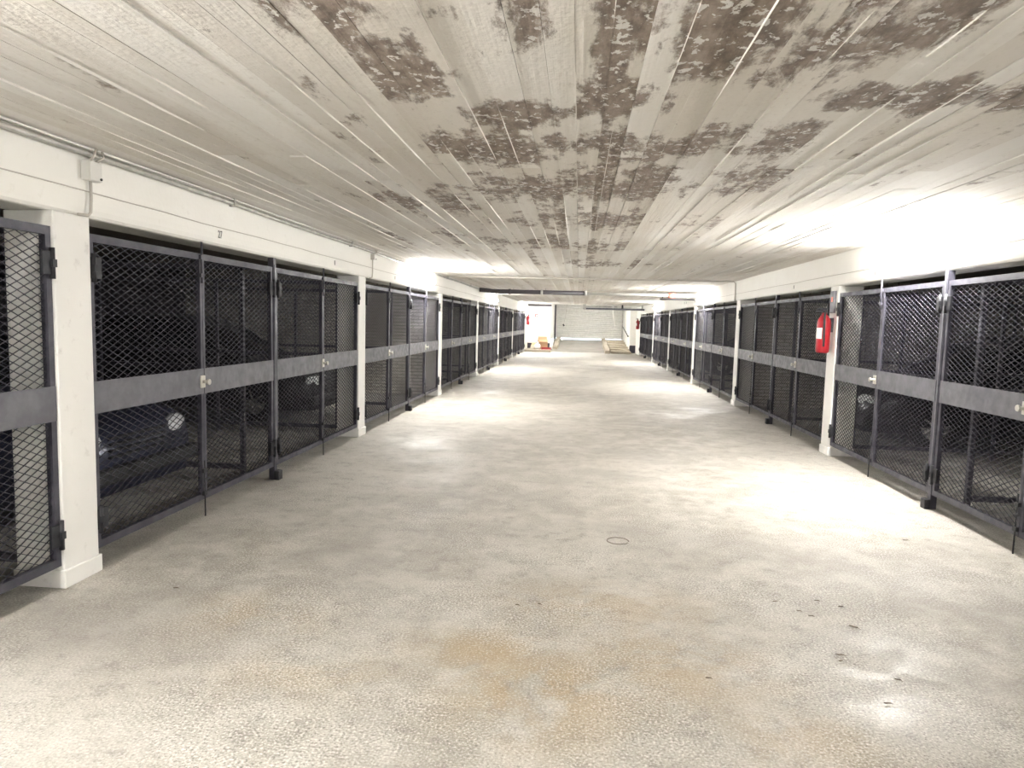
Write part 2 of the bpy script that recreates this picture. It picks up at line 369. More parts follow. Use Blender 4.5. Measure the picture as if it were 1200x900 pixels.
# columns
def column(X0, X1, y, label, group):
    t = thing('column', label, 'column', ((X0 + X1) / 2, y, 0), 0, group)
    hw = (X1 - X0) / 2
    box(-hw, hw, -CW / 2, CW / 2, 0, ZB, c=.008).build('shaft', MT['column'], t)
    box(-hw - .012, hw + .012, -CW / 2 - .012, CW / 2 + .012, 0, .10, c=.006).build('plinth', MT['column'], t)
    return t
nL, nR = len(LCOLS), len(RCOLS)
for i, y in enumerate(LCOLS):
    n = nL - 1 - i
    lab = f'slim white column under the conduit beam, {ORD[n]} from the heap of rubbish'
    if i == 1: lab = 'white column directly below the square junction box with looping cables'
    column(XL - TH, XL, y, lab, 'white columns between the gates')
for i, y in enumerate(RCOLS):
    n = nR - 1 - i
    lab = f'slim white column opposite the conduit, {ORD[n]} from the stepped kerb'
    if i == 2: lab = 'white column carrying a red fire extinguisher and a small grey plate'
    column(XR, XR + TH, y, lab, 'white columns between the gates')

# ------------------------------------------------------------------ gates
GZ0, GZ1, BZ0, BZ1 = .125, 1.93, .915, 1.10
def expanded(w, z0, z1, x0=0.0, cw=.085, ch=.042, t=.0017):
    """sheet of expanded metal: zigzag strands that meet at the knuckles"""
    b = MB(); r = 0; z = z0
    while z < z1 - .004:
        k = int(math.ceil(w / (cw / 2)))
        pts = []
        for j in range(k + 1):
            xx = min(j * cw / 2, w); up_ = (j + r) % 2
            zz = z + (ch / 2 if up_ else 0)
            pts.append((x0 + xx, min(zz, z1)))
        vs = []; fs = []
        for (px, pz) in pts:
            vs += [(px, -t * 1.6, pz - t), (px, t * 1.6, pz - t), (px, t * 1.6, pz + t), (px, -t * 1.6, pz + t)]
        for j in range(len(pts) - 1):
            for q in range(4): fs.append((j * 4 + q, j * 4 + (q + 1) % 4, (j + 1) * 4 + (q + 1) % 4, (j + 1) * 4 + q))
        b.add(vs, fs); z += ch / 2; r += 1
    return b
CACHE = {}
def leaf_meshes(w):
    key = round(w, 3)
    if key in CACHE: return CACHE[key]
    d = .018; s = .036
    fr = MB()
    fr.box(0, s, -d, d, GZ0, GZ1); fr.box(w - s * .8, w, -d, d, GZ0, GZ1)
    fr.box(s, w - s * .8, -d, d, GZ0, GZ0 + .045); fr.box(s, w - s * .8, -d, d, GZ1 - .045, GZ1)
    c = {}
    c['leaf'] = fr.mesh('leaf', MT['steel'])
    c['band'] = box(0.004, w - .003, -d - .006, -d - .0005, BZ0, BZ1).mesh('band_plate', MT['plate'])
    c['low'] = expanded(w - s * 1.8, GZ0 + .045, BZ0 + .01, s).mesh('mesh_panel', MT['mesh'])
    c['high'] = expanded(w - s * 1.8, BZ1 - .01, GZ1 - .045, s).mesh('mesh_panel', MT['mesh'])
    h = MB(); h.box(-.019, .06, -d - .018, -d - .001, -.06, .06, c=.003); h.tube([(-.006, -d - .018, -.08), (-.006, -d - .018, .08)], .013, 8); h.box(-.019, .01, -d - .034, -d - .002, -.02, .02)
    c['hinge'] = h.mesh('hinge', MT['iron'])
    k = MB(); k.box(-.03, .03, -.012, 0, -.045, .045, c=.004); k.tube([(0, -.005, .0), (0, -.045, .0)], .012, 10); k.tube([(0, -.045, .0), (0, -.06, .0)], .022, 12)
    c['lock'] = k.mesh('lock', MT['brass'])
    p = MB(); p.tube([(0, -d - .012, 0.0), (0, -d - .012, .42)], .006, 6); p.box(-.02, .02, -d - .02, -d, .16, .19); p.box(-.02, .02, -d - .02, -d, .33, .36); p.tube([(0, -d - .012, .28), (.05, -d - .03, .28)], .007, 6)
    c['bolt'] = p.mesh('drop_bolt', MT['iron'])
    p = MB(); p.tube([(0, -d - .012, 1.72), (0, -d - .012, ZB)], .009, 6); p.box(-.02, .02, -d - .02, -d, 1.76, 1.79); p.box(-.02, .02, -d - .02, -d, 1.89, 1.92)
    c['topbolt'] = p.mesh('top_bolt', MT['steel'])
    CACHE[key] = c; return c
def gate(side, y0, y1, label):
    """double-leaf mesh gate; local x runs along the row, local -y faces the aisle"""
    w = abs(y1 - y0); g = .004
    if side == 'L': loc, rz = (XL - .032, y0, 0), PI / 2
    else: loc, rz = (XR + .032, y1, 0), -PI / 2
    t = thing('mesh_gate', label, 'gate', loc, rz, 'expanded metal gates along the aisle')
    lw = (w - 3 * g) / 2; c = leaf_meshes(lw)
    for k in (0, 1):
        lf = obj('leaf', c['leaf'], t, (g if k == 0 else w - g, 0, 0))
        if k: lf.rotation_euler = (0, 0, 0); lf.scale = (-1, 1, 1)
        obj('band_plate', c['band'], lf); stuff(obj('mesh_panel', c['low'], lf)); stuff(obj('mesh_panel', c['high'], lf))
        for z in (.30, 1.74): obj('hinge', c['hinge'], lf, (.02, 0, z))
        if k == 0:
            lk = obj('lock', c['lock'], lf, (lw - .03, -.024, 1.005))
            obj('drop_bolt', c['bolt'], lf, (lw - .02, 0, 0)); obj('top_bolt', c['topbolt'], lf, (lw - .02, 0, 0))
    return t
def post(side, y, label):
    X = XL - .035 if side == 'L' else XR + .035; sg = 1 if side == 'L' else -1
    t = thing('gate_post', label, 'post', (X, y, 0), 0 if sg > 0 else PI, 'steel posts between paired gates')
    box(-.026, .026, -.026, .026, 0.0, ZB).build('shaft', MT['steel'], t)
    box(.0265, .032, -.012, .012, .2, ZB - .06).build('cover_strip', MT['plate'], t)
    box(.027, .075, -.038, .038, 0.0, .085, c=.006).build('foot_block', MT['iron'], t)
    return t
def row(side, cols, end):
    gs, ps = [], []
    edges = cols + [end + CW / 2]
    for a, b in zip(edges[:-1], edges[1:]):
        mid = (a + b) / 2
        gs += [(a + CW / 2, mid - .028), (mid + .028, b - CW / 2)]; ps.append(mid)
    return gs, ps
gL, pL = row('L', LCOLS, LEND); gR, pR = row('R', RCOLS, REND)
for i, (a, b) in enumerate(gL):
    n = len(gL) - 1 - i
    lab = f'dark mesh gate under the conduit beam, {ORD[n]} from the heap of rubbish'
    if abs((a + b) / 2 - 4.8) < .3: lab = 'dark mesh gate directly below the number 27'
    gate('L', a, b, lab)
for i, (a, b) in enumerate(gR):
    gate('R', a, b, f'dark mesh gate opposite the conduit, {ORD[len(gR) - 1 - i]} from the stepped kerb')
for i, y in enumerate(pL): post('L', y, f'thin steel gate post under the conduit beam, {ORD[len(pL) - 1 - i]} from the rubbish heap')
for i, y in enumerate(pR): post('R', y, f'thin steel gate post opposite the conduit, {ORD[len(pR) - 1 - i]} from the stepped kerb')

# ------------------------------------------------------------------ partitions between the boxes
PL_ = 4.85
pf = MB()
for k in range(4): xx = k * (PL_ - .04) / 3; pf.box(xx, xx + .04, -.02, .02, 0.0, 1.95)
pf.box(0, PL_, -.019, .019, .08, .125); pf.box(0, PL_, -.019, .019, 1.0, 1.04); pf.box(0, PL_, -.019, .019, 1.905, 1.95)
pfm = pf.mesh('panel_frame', MT['steel']); pmm = expanded(PL_ - .04, .10, 1.92, .02, .11, .055, .0015).mesh('mesh_sheet', MT['mesh'])
BRY_L = [LCOLS[3], LCOLS[5]]; BRY_R = [RCOLS[3], RCOLS[5]]      # columns that carry a brick partition instead
def partition(side, y, label):
    loc, rz = ((XL - TH - .02, y, 0), PI) if side == 'L' else ((XR + TH + .02, y, 0), 0)
    t = thing('mesh_partition', label, 'partition', loc, rz, 'mesh partitions inside the parking boxes')
    obj('panel_frame', pfm, t); stuff(obj('mesh_sheet', pmm, t))
for side, cols, posts, bry, end in (('L', LCOLS, pL, BRY_L, 'under the conduit, counted from the rubbish heap'), ('R', RCOLS, pR, BRY_R, 'opposite the conduit, counted from the stepped kerb')):
    for kind, ys in (('column', cols), ('gate post', posts)):
        for i, y in enumerate(ys):
            if y in bry or y < 0: continue
            partition(side, y, f'mesh panel behind the {ORD[len(ys) - 1 - i]} {kind} {end}')
for i, y in enumerate(BRY_L): struct(box(XBL, XL - TH, y - .06, y + .06, 0, ZC + .01).build('wall_partition_left', MT['brick']), 'grey brick partition behind a column under the conduit')
for i, y in enumerate(BRY_R): struct(box(XR + TH, XBR, y - .06, y + .06, 0, ZC + .01).build('wall_partition_right', MT['brick']), 'grey brick partition behind a column opposite the conduit')
struct(box(XBL, XL - TH, LEND - .12, LEND, 0, ZC + .01).build('wall_partition_left', MT['brick']), 'grey brick wall closing the last box under the conduit')
struct(box(XR + TH, XBR, REND - .12, REND, 0, ZC + .01).build('wall_partition_right', MT['brick']), 'grey brick wall closing the last box opposite the conduit')

# ------------------------------------------------------------------ lamps: fluorescent battens on the beam faces
def lamp(side, yc, label, ln=1.56):
    X = XL if side == 'L' else XR
    t = thing('fluorescent_lamp', label, 'lamp', (X, yc, 2.17), 0 if side == 'L' else PI, 'tube lamps on the beams')
    h = ln / 2
    box(0.0, .035, -h, h, -.045, .045, c=.006).build('housing', MT['plastic'], t)
    prof = [(.035 + .062 * math.sin(a), .05 * math.cos(a)) for a in [k * PI / 8 for k in range(9)]]
    rg = [(-h, .55), (-h + .012, .82), (-h + .03, .95), (-h + .055, 1), (-h * .33, 1), (h * .33, 1), (h - .055, 1), (h - .03, .95), (h - .012, .82), (h, .55)]
    MB().loft([[(.034 + (px - .034) * k, y, pz * k) for px, pz in prof] for y, k in rg], True).build('tube_cover', MT['tube'], t)
    return t
lamp('L', 0.5, 'tube lamp on the conduit beam, beyond the junction box away from the shutter')
lamp('L', 11.72, 'tube lamp on the conduit beam, third from the rubbish heap')
lamp('L', 21.6, 'tube lamp on the conduit beam, second from the rubbish heap')
lamp('L', 32.2, 'tube lamp on the conduit beam, above the gates nearest the rubbish heap')
def added_ceiling_lamp(x, y, z, label):  # added lamp, hidden above the low ceiling edge, to brighten the shutter end
    t = thing('added_ceiling_lamp', label, 'lamp', (x, y, z), 0, 'added tube lamps above the ramp')
    box(-.7, .7, -.06, .06, -.04, 0, c=.006).build('housing', MT['plastic'], t)
    for s_ in (-.03, .03): MB().tube([(-.66, s_, -.055), (.66, s_, -.055)], .016, 8).build('tube', MT['tube'], t)
    for s_ in (-1, 1): box(s_ * .68 - .018, s_ * .68 + .018, -.055, .055, -.075, -.04).build('end_cap', MT['plastic'], t)
added_ceiling_lamp(.6, 39.0, 2.75, 'added unseen twin tube lamp under the ramp ceiling before the shutter')
added_ceiling_lamp(-1.3, 35.4, 2.75, 'added unseen twin tube lamp under the raised ceiling above the rubbish heap')
lamp('R', -2.2, 'tube lamp opposite the conduit, farthest from the shutter')
lamp('R', 6.50, 'tube lamp opposite the conduit, between the extinguisher column and the next post')
lamp('R', 17.1, 'tube lamp opposite the conduit, beside the end of the overhead pipe')
lamp('R', 27.2, 'tube lamp opposite the conduit, nearest the stepped kerb')

# ------------------------------------------------------------------ conduits, cables and pipes
t = thing('conduit_run', 'galvanised conduit with white cables along the top of the beam', 'conduit', (XL + .002, 0, 2.363))
cp_ = MB(); cp_.tube([(.022, y, -.012 + .004 * math.sin(y * 1.7)) for y in [YB + .1 + k * .8 for k in range(33)]], .017, 8); cp_.build('conduit', MT['galv'], t)
for dx, dz in ((.016, .019), (.034, .017)):
    MB().tube([(dx, y, dz + .003 * math.sin(y * 2.3 + dx * 90)) for y in [YB + .1 + k * .5 for k in range(52)]], .006, 6).build('cable', MT['cablew'], t)
for y in (2.2, 5.2, 8.0, 11.0, 14.0, 17.0):
    box(0, .043, y - .012, y + .012, -.034, .029).build('clip', MT['galv'], t)
def wall_cable(name, X, pts, r, label, m='cable'):
    return tag(MB().tube(pts, r, 6).build(name, MT[m], None), label, 'cable')
def sag(X, s, z, y0, y1, step, amp):
    r = random.Random(5); out = []; y = y0
    while y < y1: out.append((X + s, y, z + amp * r.uniform(-1, 1))); y += step
    return out
wall_cable('beam_cable', XL, sag(XL, .0055, 2.15, 2.1, 10.9, .45, .004), .0035, 'thin wire tacked along the conduit beam above number 27', 'cable')
wall_cable('beam_cable', XL, sag(XL, .0055, 2.15, 12.6, 20.7, .45, .004), .0035, 'thin wire tacked along the conduit beam on both sides of the drain pipe', 'cable')
wall_cable('beam_cable', XR, sag(XR, -.0055, 2.15, -1.3, 5.6, .45, .004), .0035, 'thin wire on the opposite beam, running to the bright tube lamp', 'cable')
wall_cable('beam_cable', XR, sag(XR, -.0055, 2.145, 7.4, 16.2, .45, .004), .0035, 'thin wire on the opposite beam, leaving the bright tube lamp towards the shutter', 'cable')
def jbox(y, z, s, label, dark=False):
    t = thing('junction_box', label, 'electrical box', (XL, y, z))
    box(0, .05, -s, s, -s * 1.05, s * 1.05, c=.006).build('housing', MT['plastic' if not dark else 'cable'], t)
    box(.05, .056, -s * .94, s * .94, -s, s, c=.002).build('lid', MT['plastic'], t)
    MB().tube([(.056, s * .7, -s * .75), (.062, s * .7, -s * .75)], .007, 8).build('screw', MT['dark'], t)
    for k, dy in enumerate((-.55, .35)):
        q = 1 if k else -1
        MB().tube([(.028, dy * s, s - .004), (.045, dy * s, s + .003), (.060, dy * s + .004 * q, s + .014), (.060, dy * s + .03 * (k + .3), 2.345 - z), (.058, dy * s + .03, 2.380 - z)], .0075, 6).build('looping_cable', MT['cable'], t)
    MB().tube([(.02, .0, -s), (.018, .004, 2.12 - z), (.016, .0, 2.04 - z), (.016, -.02, 2.022 - z), (.016, -.10, 2.016 - z)], .008, 6).build('down_cable', MT['cable'], t)
    return t
jbox(3.635, 2.262, .05, 'white square junction box on the beam with looping grey cables')
jbox(8.87, 2.29, .032, 'small junction box on the beam, nearer the shutter than the square one', True)
# thin conduit crossing the ceiling and dropping down the opposite beam
tag(MB().tube([(XL + .03, 13.85, ZC - .02), (0, 13.85, ZC - .024), (XR - .05, 13.85, ZC - .02), (XR - .02, 13.85, ZC - .05), (XR - .014, 13.86, 2.15), (XR - .014, 13.86, ZB)], .013, 8).build('cross_conduit', MT['cable'], None), 'thin grey conduit crossing the ceiling and dropping down a beam', 'conduit')
# drain pipe hung across the aisle
PY = 18.3; pa = at(566, 336.5, Y=PY); pm_ = at(690, 341, Y=PY); pb = at(818, 345.5, Y=PY)
t = thing('drain_pipe', 'dark and pale plastic pipe hung across the aisle below the ceiling', 'pipe', (0, PY, 2.3))
def loc_(p): return (p.x, p.y - PY, p.z - 2.3)
pz = 2.29 - 2.3
MB().tube([(XL + .06, .0, .02), (XL + .25, .0, .012), (XL + .42, 0, pz), (.15, 0, pz - .004)], .058, 12).build('dark_section', MT['pvc_dark'], t)
MB().tube([(.15, 0, pz - .004), (2.05, 0, pz - .01), (XR - .02, 0, pz - .015)], .042, 12).build('pale_section', MT['pvc_light'], t)
for xx in (-1.85, -1.0, .15):
    MB().tube([(xx - .03, 0, pz), (xx + .03, 0, pz)], .072, 12).build('coupling', MT['pvc_light'] if xx > -1.5 else MT['pvc_dark'], t)
    MB().tube([(xx + .1, 0, pz + .05), (xx + .1, 0, ZC - 2.3)], .008, 6).build('hanger', MT['galv'], t)
MB().tube([(2.28, 0, pz - .012), (2.46, 0, pz - .012)], .066, 12).build('red_sleeve', MT['redfade'], t)
MB().tube([(2.72, 0, pz - .012), (2.80, 0, pz - .012)], .058, 12).build('coupling', MT['pvc_light'], t)
MB().tube([(2.1, .3, -.11), (XR - .02, .3, -.11)], .018, 8).build('thin_pipe', MT['pvc_dark'], t)
MB().tube([(2.15, .3, -.11), (2.15, .0, -.05)], .01, 6).build('strap', MT['iron'], t)
# rail and tray hung before the shutter
t = thing('hanging_rail', 'dark steel rail with pipe and white fittings hung before the shutter', 'rail', (0, 32.6, 2.2))
box(.2, 3.0, -.05, .05, -.045, .04).build('rail', MT['plate'], t)
MB().tube([(.2, .0, .10), (1.75, .0, .10)], .03, 8).build('pipe', MT['galv'], t)
box(.16, .30, -.06, .06, -.04, .2).build('hanger', MT['galv'], t)
box(1.52, 1.62, -.05, .05, .035, .2).build('hanger', MT['plastic'], t)
box(1.95, 2.02, -.05, .05, .035, .2).build('hanger', MT['iron'], t)
box(2.08, 2.40, -.05, .05, .045, .13, c=.01).build('fitting', MT['plastic'], t)
box(2.86, 2.94, -.04, .04, .035, .2).build('hanger', MT['galv'], t)
tag(MB().tube([(XL + .0, YE - .1, 2.41), (JL + .02, YE - .1, 2.41)], .055, 10).build('wall_top_bar', MT['pvc_dark'], None), 'dark round bar along the top of the end wall above the extinguisher', 'pipe')  # dark cylinder laid where a dark strip runs along the wall top

# painted numbers (children of the beams)
def number(txt, parent, X, y, z, size, material, side):
    cu = bpy.data.curves.new('painted_number', 'FONT'); cu.body = txt; cu.size = size; cu.extrude = .0006; cu.align_x = 'CENTER'; cu.align_y = 'CENTER'
    o = bpy.data.objects.new('tmp', cu); COL.objects.link(o)
    bpy.context.view_layer.update()
    me = bpy.data.meshes.new_from_object(o.evaluated_get(bpy.context.evaluated_depsgraph_get()))
    bpy.data.objects.remove(o); me.materials.clear(); me.materials.append(material)
    n = obj('painted_number', me, parent, (X + (.001 if side == 'L' else -.001), y, z))
    n.rotation_euler = (PI / 2, 0, PI / 2 if side == 'L' else -PI / 2); n.scale = (.95, 1.25, 1)
    return n
n27 = number('27', beamL, XL, 5.05, 2.095, .065, MT['ink'], 'L'); n27['label'] = 'small black stencilled number 27'
mark = box(-.0012, .0012, -.012, .012, -.024, .024).mesh('painted_mark', MT['inkgrey'])
for y in (7.52, 10.05): obj('painted_mark', mark, beamL, (XL, y, 2.10))
for y in (7.50, 10.2): obj('painted_mark', mark, beamR, (XR, y, 2.09))
for y in (20.1, 20.45): obj('painted_mark', mark, beamR, (XR, y, 2.16)).scale = (1, 2.5, 1.2)

# small plate on the extinguisher column
yc2 = RCOLS[2]
t = thing('small_plate', 'small grey steel plate with reddish mark high on a white column', 'plate', (XR - .001, yc2, 1.83))
box(-.022, 0, -.075, .075, -.13, .13, c=.004).build('plate', MT['plate'], t)
box(-.024, -.0222, -.02, .03, -.0, .06).build('mark', MT['redfade'], t)

# fire extinguishers
def extinguisher(X, y, z, face, label):
    t = thing('fire_extinguisher', label, 'extinguisher', (X, y, z), {'-x': PI, '+x': 0}[face], 'red fire extinguishers')
    prof = [(.0, 0), (.06, 0), (.075, .02), (.078, .06), (.078, .36), (.07, .40), (.045, .44), (.028, .46), (.028, .48)]
    b = MB(); cx = .10
    b.loft([[(cx + r * math.cos(a), r * math.sin(a), h) for a in [k * 2 * PI / 16 for k in range(16)]] for r, h in prof if r > 0])
    cyl = b.build('cylinder', MT['red'], t)
    h = MB(); h.box(cx - .02, cx + .02, -.02, .02, .48, .52); h.box(cx - .02, cx + .09, -.012, .012, .52, .535); h.box(cx, cx + .10, -.012, .012, .49, .503); h.build('valve', MT['iron'], t)
    MB().tube([(cx, .02, .50), (cx + .02, .08, .49), (cx + .03, .10, .40), (cx + .02, .095, .15), (cx + .02, .09, .08)], .011, 8).build('hose', MT['dark'], t)
    k = MB(); k.box(0.001, .03, -.03, .03, .25, .42); k.build('bracket', MT['iron'], t)
    g = MB(); g.loft([[(cx + .0795 * math.cos(a), .0795 * math.sin(a), z_) for a in [(-60 + k * 12) * PI / 180 for k in range(11)]] for z_ in (.17, .30)], True, False); g.build('label_sticker', MT['plastic'], t)
    return t
extinguisher(XR, yc2, 1.22, '-x', 'red fire extinguisher hung on a white column between the gates')
extinguisher(XL, 35.75, 1.36, '+x', 'red fire extinguisher beside the end wall with the rubbish heap')
extinguisher(XR, 34.95, 1.28, '-x', 'red fire extinguisher above the dark base band near the steps')
p = at(628.8, 369.8, Y=YE)
t = thing('wall_sign', 'small red and white sign on the end wall above the rubbish', 'sign', (p.x, YE, p.z))
box(-.08, .08, -.008, 0, -.08, .08).build('panel', MT['red'], t); box(-.04, .04, -.011, -.008, -.045, .045).build('symbol', MT['plastic'], t)

# ------------------------------------------------------------------ roller shutter
t = thing('roller_shutter', 'pale horizontal-slatted roller shutter at the head of the ramp', 'shutter', ((JL + JR) / 2, YS, ZR))
hw = (JR - JL) / 2 - .06; nsl = 17; z0 = .20; sh = (2.24 - z0) / nsl
prof = []
sl = MB().loft([[(xx, y, z) for y, z in ((.0, 0), (.0, .024), (-.045, .034), (-.055, sh * .6), (-.045, sh - .006), (.0, sh), (.012, sh), (.012, 0))] for xx in (-hw, hw)], False).mesh('slat', MT['shutter'])
for k in range(nsl): obj('slat', sl, t, (0, 0, z0 + k * sh))
box(-hw, hw, -.045, .02, .075, z0, c=.008).build('bottom_bar', MT['shutter'], t)
for s_ in (-1, 1): box(s_ * (hw + .03) - .05, s_ * (hw + .03) + .05, -.08, .05, -.02, 2.25).build('guide_rail', MT['basepaint'] if s_ < 0 else MT['galv'], t)
for s_ in (-1, 1): pass
box(-hw - .05, hw + .05, -.30, .06, 2.10, 2.25).build('drum_cover', MT['shutter'], t)
# pull cord and white pole
ca = at(664.5, 358, Y=42.5); cb = at(662.5, 372, Y=42.5); cc = at(660.5, 381, Y=42.5)
t = thing('pull_cord', 'dark pull cord with handle hanging before the shutter', 'cord', (ca.x, 42.5, cc.z))
MB().tube([(0, 0, 2.75 - cc.z), (0, 0, ca.z - cc.z), (cb.x - ca.x, 0, cb.z - cc.z), (cc.x - ca.x, 0, .05)], .012, 6).build('cord', MT['cable'], t)
MB().tube([(cc.x - ca.x - .04, 0, .05), (cc.x - ca.x + .04, 0, -.05)], .045, 8).build('handle', MT['iron'], t)
wa = at(717.5, 362, Y=42); wb = at(720, 381, Y=42)
t = thing('white_pole', 'white pole hanging slightly tilted before the shutter', 'pole', (wa.x, 42, wb.z))
MB().tube([(-.03, 0, 2.75 - wb.z), (0, 0, wa.z - wb.z), (wb.x - wa.x, 0, 0)], .04, 8).build('shaft', MT['plastic'], t)
MB().tube([(wb.x - wa.x, 0, .0), (wb.x - wa.x + .01, 0, -.08)], .05, 8).build('tip', MT['plastic'], t)
# handrail on the ramp wall
t = thing('handrail', 'dark handrail sloping along the white ramp wall', 'handrail', (JR, 37.5, 0))
MB().tube([(-.06, 0, .88), (-.06, 5.0, 1.38)], .022, 8).build('rail', MT['iron'], t)
for k in (.3, 2.5, 4.7): MB().tube([(0, k, .84 + k * .1), (-.06, k, .88 + k * .1)], .012, 6).build('bracket', MT['iron'], t)
MB().tube([(-.06, -.05, .875), (-.06, .04, .885)], .04, 8).build('end_knob', MT['iron'], t)
# kerbs and steps
isl = struct(box(XL, JL + .12, 34.95, YE, 0, .115, c=.02).build('floor_kerb', MT['kerb']), 'raised concrete kerb under the rubbish heap')
def rough_kerb(name, x0, x1, label, ya=35.3, yb=YS - .1, h=.16):
    rnd = random.Random(3); t_ = thing(name, label, 'kerb', ((x0 + x1) / 2, ya, 0)); n = 8; L_ = (yb - ya) / n
    for k in range(n):
        y0 = k * L_; zb = lambda y: max(0, (ya + y - 36.0) * ZR / (YS - 36.0))
        d = rnd.uniform(-.02, .02); hw_ = (x1 - x0) / 2
        MB().loft([[(-hw_ + d, y, zb(y) - .0 if y + ya > 36 else 0), (hw_ + d, y, zb(y)), (hw_ + d - .02, y, zb(y) + h + rnd.uniform(-.02, .02)), (-hw_ + d + .02, y, zb(y) + h + rnd.uniform(-.02, .02))] for y in (y0 + .01, y0 + L_ * .5, y0 + L_ - .01)], False).build('kerb_stone', MT['kerb'], t_)
rough_kerb('ramp_kerb', JL + .14, JL + .40, 'rough concrete kerb along the ramp beside the rubbish', 37.1)
rough_kerb('ramp_kerb', 1.38, 1.64, 'rough concrete kerb along the ramp beside the steps')
t = thing('ramp_steps', 'low worn concrete steps climbing beside the ramp', 'steps', ((1.68 + JR) / 2, 35.5, 0))
for k in range(6):
    ya = k * 1.2; zt = .13 + k * .085
    box(-(JR - 1.70) / 2, (JR - 1.70) / 2, ya, 7.3 if k == 5 else ya + 1.2, 0, zt, c=.012).build('step', MT['kerb'], t)

# ------------------------------------------------------------------ rubbish heap on the kerb
KZ = .115
t = thing('cardboard_box', 'open brown cardboard box standing in the rubbish heap', 'box', (-1.86, 36.35, KZ), .15)
cb_ = MB(); cb_.box(-.24, .24, -.18, -.172, 0, .5); cb_.box(-.24, .24, .172, .18, 0, .5); cb_.box(-.24, -.232, -.172, .172, 0, .5); cb_.box(.232, .24, -.172, .172, 0, .5); cb_.box(-.232, .232, -.172, .172, 0, .008); cb_.build('carton', MT['card'], t)
MB().loft([[(-.24, -.18, .5), (.24, -.18, .5), (.24, -.186, .5), (-.24, -.186, .5)], [(-.23, -.27, .36), (.23, -.27, .36), (.23, -.276, .36), (-.23, -.276, .36)]], False).build('flap', MT['card'], t)
MB().loft([[(-.24, .18, .5), (.24, .18, .5), (.24, .186, .5), (-.24, .186, .5)], [(-.23, .22, .64), (.23, .22, .64), (.23, .226, .64), (-.23, .226, .64)]], False).build('flap', MT['card'], t)
def blob(rx, ry, rz, seed, n=14, m=9, amp=.18):
    b = MB(); rings = []
    for i in range(m):
        th = PI * (i + .35) / (m - .3); r = []
        for k in range(n):
            a = 2 * PI * k / n; d = Vector((math.sin(th) * math.cos(a), math.sin(th) * math.sin(a), math.cos(th)))
            s_ = 1 + amp * mnoise.noise(d * 2.2 + Vector((seed, 0, 0)))
            r.append((d.x * rx * s_, d.y * ry * s_, max(-rz, d.z * rz * s_) + rz))
        rings.append(r)
    return b.loft(rings)
t = thing('plastic_bag', 'knotted white plastic bag lying before the cardboard box', 'bag', (-2.09, 35.5, KZ))
blob(.17, .14, .15, 2.0).build('sack', MT['bag'], t); MB().tube([(0, 0, .27), (.01, 0, .33), (.04, .01, .38)], .03, 8, radii=[.035, .02, .04]).build('knot', MT['bag'], t)
t = thing('black_bag', 'small black bag slumped on top between boxes', 'bag', (-2.12, 36.0, KZ))
blob(.16, .13, .17, 5.0).build('sack', MT['dark'], t); MB().tube([(0, 0, .30), (.0, 0, .36), (.03, .01, .40)], .03, 8, radii=[.03, .02, .035]).build('knot', MT['dark'], t)
t = thing('red_crate', 'flat dark red crate on the kerb beside the white bag', 'crate', (-1.62, 35.35, KZ))
cr_ = MB(); cr_.box(-.24, .24, -.15, .15, 0, .01)
for z in (.03, .08):
    cr_.box(-.24, .24, -.15, -.14, z, z + .035); cr_.box(-.24, .24, .14, .15, z, z + .035); cr_.box(-.24, -.23, -.14, .14, z, z + .035); cr_.box(.23, .24, -.14, .14, z, z + .035)
cr_.build('tray', MT['red'], t)
pst = MB()
for sx in (-1, 1):
    for sy in (-1, 1): pst.box(sx * .225 - .015, sx * .225 + .015, sy * .135 - .015, sy * .135 + .015, 0, .12)
pst.build('corner_posts', MT['red'], t)
t = thing('folded_carton', 'flattened beige carton leaning at the edge of the rubbish heap', 'carton', (-2.34, 35.75, KZ), .3)
MB().loft([[(-.16, -.18, 0), (.16, -.18, 0), (.16, -.165, 0), (-.16, -.165, 0)], [(-.04, .05, .34), (.18, .05, .34), (.18, .065, .34), (-.04, .065, .34)]], False).build('panel', MT['card'], t)
MB().loft([[(-.2, -.24, 0), (.05, -.24, 0), (.05, -.225, 0), (-.2, -.225, 0)], [(-.12, -.08, .2), (.06, -.08, .2), (.06, -.065, .2), (-.12, -.065, .2)]], False).build('flap', MT['kerb'], t)
t = thing('rolled_mat', 'pale rolled mat standing against the ramp corner', 'roll', (-1.42, 35.8, KZ))
MB().tube([(0, 0, 0), (.06, .55, .50)], .085, 14).build('roll', MT['pvc_light'], t)
spi = MB(); spi.tube([(.0 + .05 * math.cos(a) * a / 9, -.004, .0 + .05 * math.sin(a) * a / 9 + .02) for a in [k * .5 for k in range(18)]], .005, 4); spi.build('roll_edge', MT['cable'], t)

